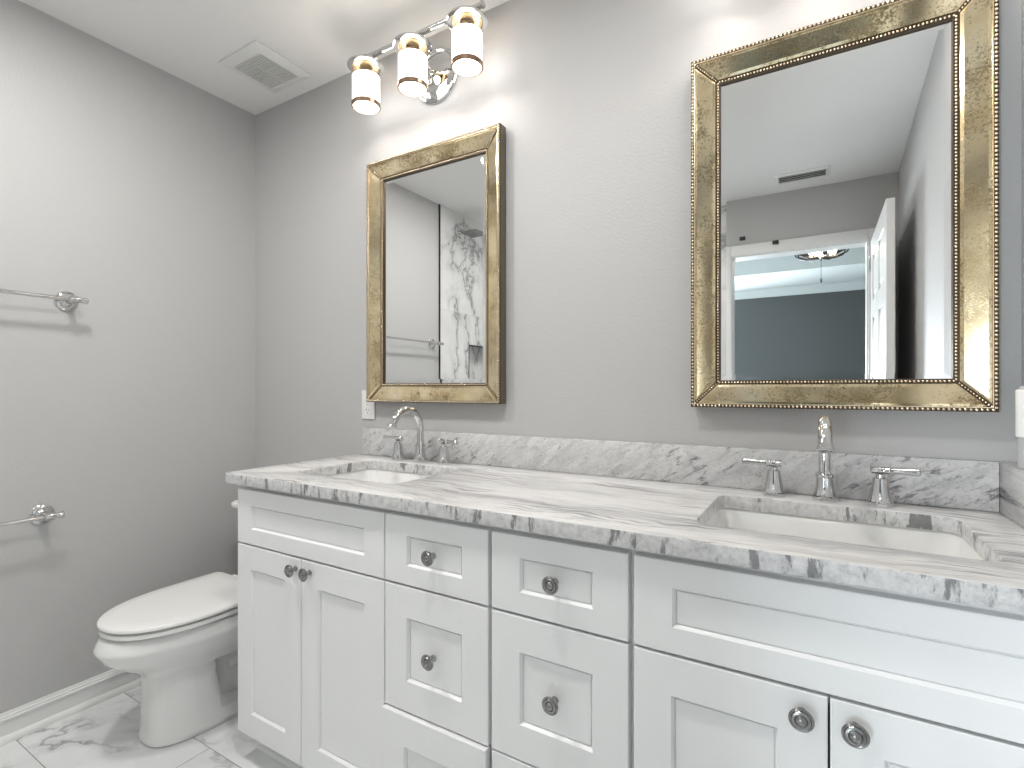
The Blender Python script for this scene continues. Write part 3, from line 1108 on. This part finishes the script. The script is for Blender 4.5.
mA = make_mirror()
mA['label'] = 'smaller-looking left mirror with champagne antiqued beaded frame, below the vanity light'
mA.location = (1.0775, -0.0015, 1.5495)
mB = mA.copy(); COL.objects.link(mB)
for ch in list(mA.children):
    c = ch.copy(); COL.objects.link(c); c.parent = mB
mB['label'] = 'large right mirror with gold antiqued beaded frame above the nearest sink'
mB.location = (2.2825, -0.0015, 1.5515)


# ------------------------------------------------------------------ vanity lights
def vanity_light(x, label):
    r = thing('vanity_light', label, 'wall light', (x, 0, 0), 0, 'three-shade chrome vanity lights')
    b = BM()
    zc = 2.268
    m = T((0, 0, zc)) @ ROTX(PI / 2)
    lathe(b, [(.098, .0005), (.098, .008), (.094, .013), (.088, .014), (.084, .010), (.078, .009), (.066, .014), (.060, .016), (.045, .013), (.030, .018), (.016, .024), (.012, .034), (.004, .037)], 44, m)
    finish('backplate', b, M['chrome'], r, 30)
    b = BM()
    tube(b, [(0.0, -.02, zc), (0, -.045, zc + .005), (0, -.075, zc + .04), (0, -.105, zc + .068), (0, VAN_Y + .006, 2.337)], .007, 14)
    finish('arm', b, M['chrome'], r)
    b = BM()
    tube(b, [(-.283, VAN_Y, 2.337), (-.283, VAN_Y, 2.337), (.283, VAN_Y, 2.337)][1:], .0095, 18)
    for s in (-1, 1):
        lathe(b, [(.0095, 0), (.012, .001), (.012, .006), (.0095, .008), (.002, .009)], 18, T((s * .283, VAN_Y, 2.337)) @ ROTY(s * PI / 2))
    finish('bar', b, M['chrome'], r, 30)
    for i in range(3):
        sx = SHADES[i] - SHADES[1]
        zt = 2.160
        m = T((sx, VAN_Y, zt))
        # chrome cap with a wide rim
        b = BM()
        lathe(b, [(.008, .186), (.012, .184), (.013, .176), (.010, .170), (.012, .164), (.030, .160), (.034, .152), (.060, .150), (.0655, .147), (.0655, .142), (.060, .140), (.050, .1385), (.012, .1385)], 44, m)
        cap = finish('shade_cap', b, M['chrome'], r, 30)
        b = BM()
        lathe(b, [(.0505, .1384), (.0505, .1370), (.019, .1365), (.019, .134), (.024, .128), (.024, .112), (.020, .104), (.018, .092), (.014, .090)], 28, m)
        finish('socket', b, M['brass'], cap, 30)
        # clear upper band of the glass cylinder, then the frosted body
        b = BM()
        lathe(b, [(.0480, .106), (.0480, .140), (.0455, .140), (.0455, .106), (.0480, .106)], 44, m, False)
        finish('clear_glass', b, M['clear'], r, 30)
        b = BM()
        lathe(b, [(.0480, .006), (.0480, .106), (.0460, .106), (.0460, .006), (.0480, .006)], 44, m, False)
        finish('lamp_shade', b, M['shade'], r, 30)
        b = BM()
        lathe(b, [(.0510, -.001), (.0512, .0115), (.0484, .0125), (.0475, .001), (.0450, .000), (.0452, -.002), (.0510, -.001)], 44, m, False)
        finish('rim_ring', b, M['copper'], r, 30)
    return r


vanity_light(1.087, 'chrome wall light with three frosted glass shades above the left mirror')
vanity_light(1.087 + 1.195, 'chrome wall light with three frosted shades above the right mirror, beyond the top edge')

# ------------------------------------------------------------------ outlet
o_ = thing('wall_outlet', 'white duplex wall outlet partly hidden behind the left mirror corner', 'outlet', (0.7445, 0, 1.080))
b = BM(); box(b, -.035, .035, -.006, -.0005, -.057, .057, .0025); finish('cover_plate', b, M['plastic'], o_)
for s in (-1, 1):
    b = BM()
    prism(b, [(u * .017, s * .0245 + v * .0145) for u, v in [(math.copysign(abs(math.cos(a)) ** .5, math.cos(a)), math.copysign(abs(math.sin(a)) ** .7, math.sin(a))) for a in [2 * PI * k / 24 for k in range(24)]]], 'y', -.0075, -.006)
    rc = finish('receptacle', b, M['plastic'], o_, 30)
    b = BM()
    for (u, w, hh) in ((-.0065, .002, .008), (.0065, .002, .0065)):
        box(b, u - w / 2, u + w / 2, -.0079, -.0074, s * .0245 + .001, s * .0245 + .001 + hh)
    box(b, -.002, .002, -.0079, -.0074, s * .0245 - .0095, s * .0245 - .0055)
    finish('slots', b, M['black'], rc, 0)
b = BM(); lathe(b, [(.0028, 0), (.0028, .001), (.001, .0015)], 12, T((0, -.006, 0)) @ ROTX(PI / 2)); finish('screw', b, M['chrome'], o_)

# ------------------------------------------------------------------ bottle on the side splash
bt = thing('bottle', 'slim grey bottle with a white label on the side splash in the right corner', 'bottle', (2.6125, -0.110, 0.990))
b = BM(); lathe(b, [(.014, .0), (.0155, .002), (.0155, .150), (.013, .156), (.006, .160), (.006, .172)], 28); finish('bottle_body', b, M['bottle'], bt)
b = BM(); lathe(b, [(.0162, .060), (.0180, .062), (.0180, .1495), (.0162, .151)], 32); finish('label_sleeve', b, M['plastic'], bt)
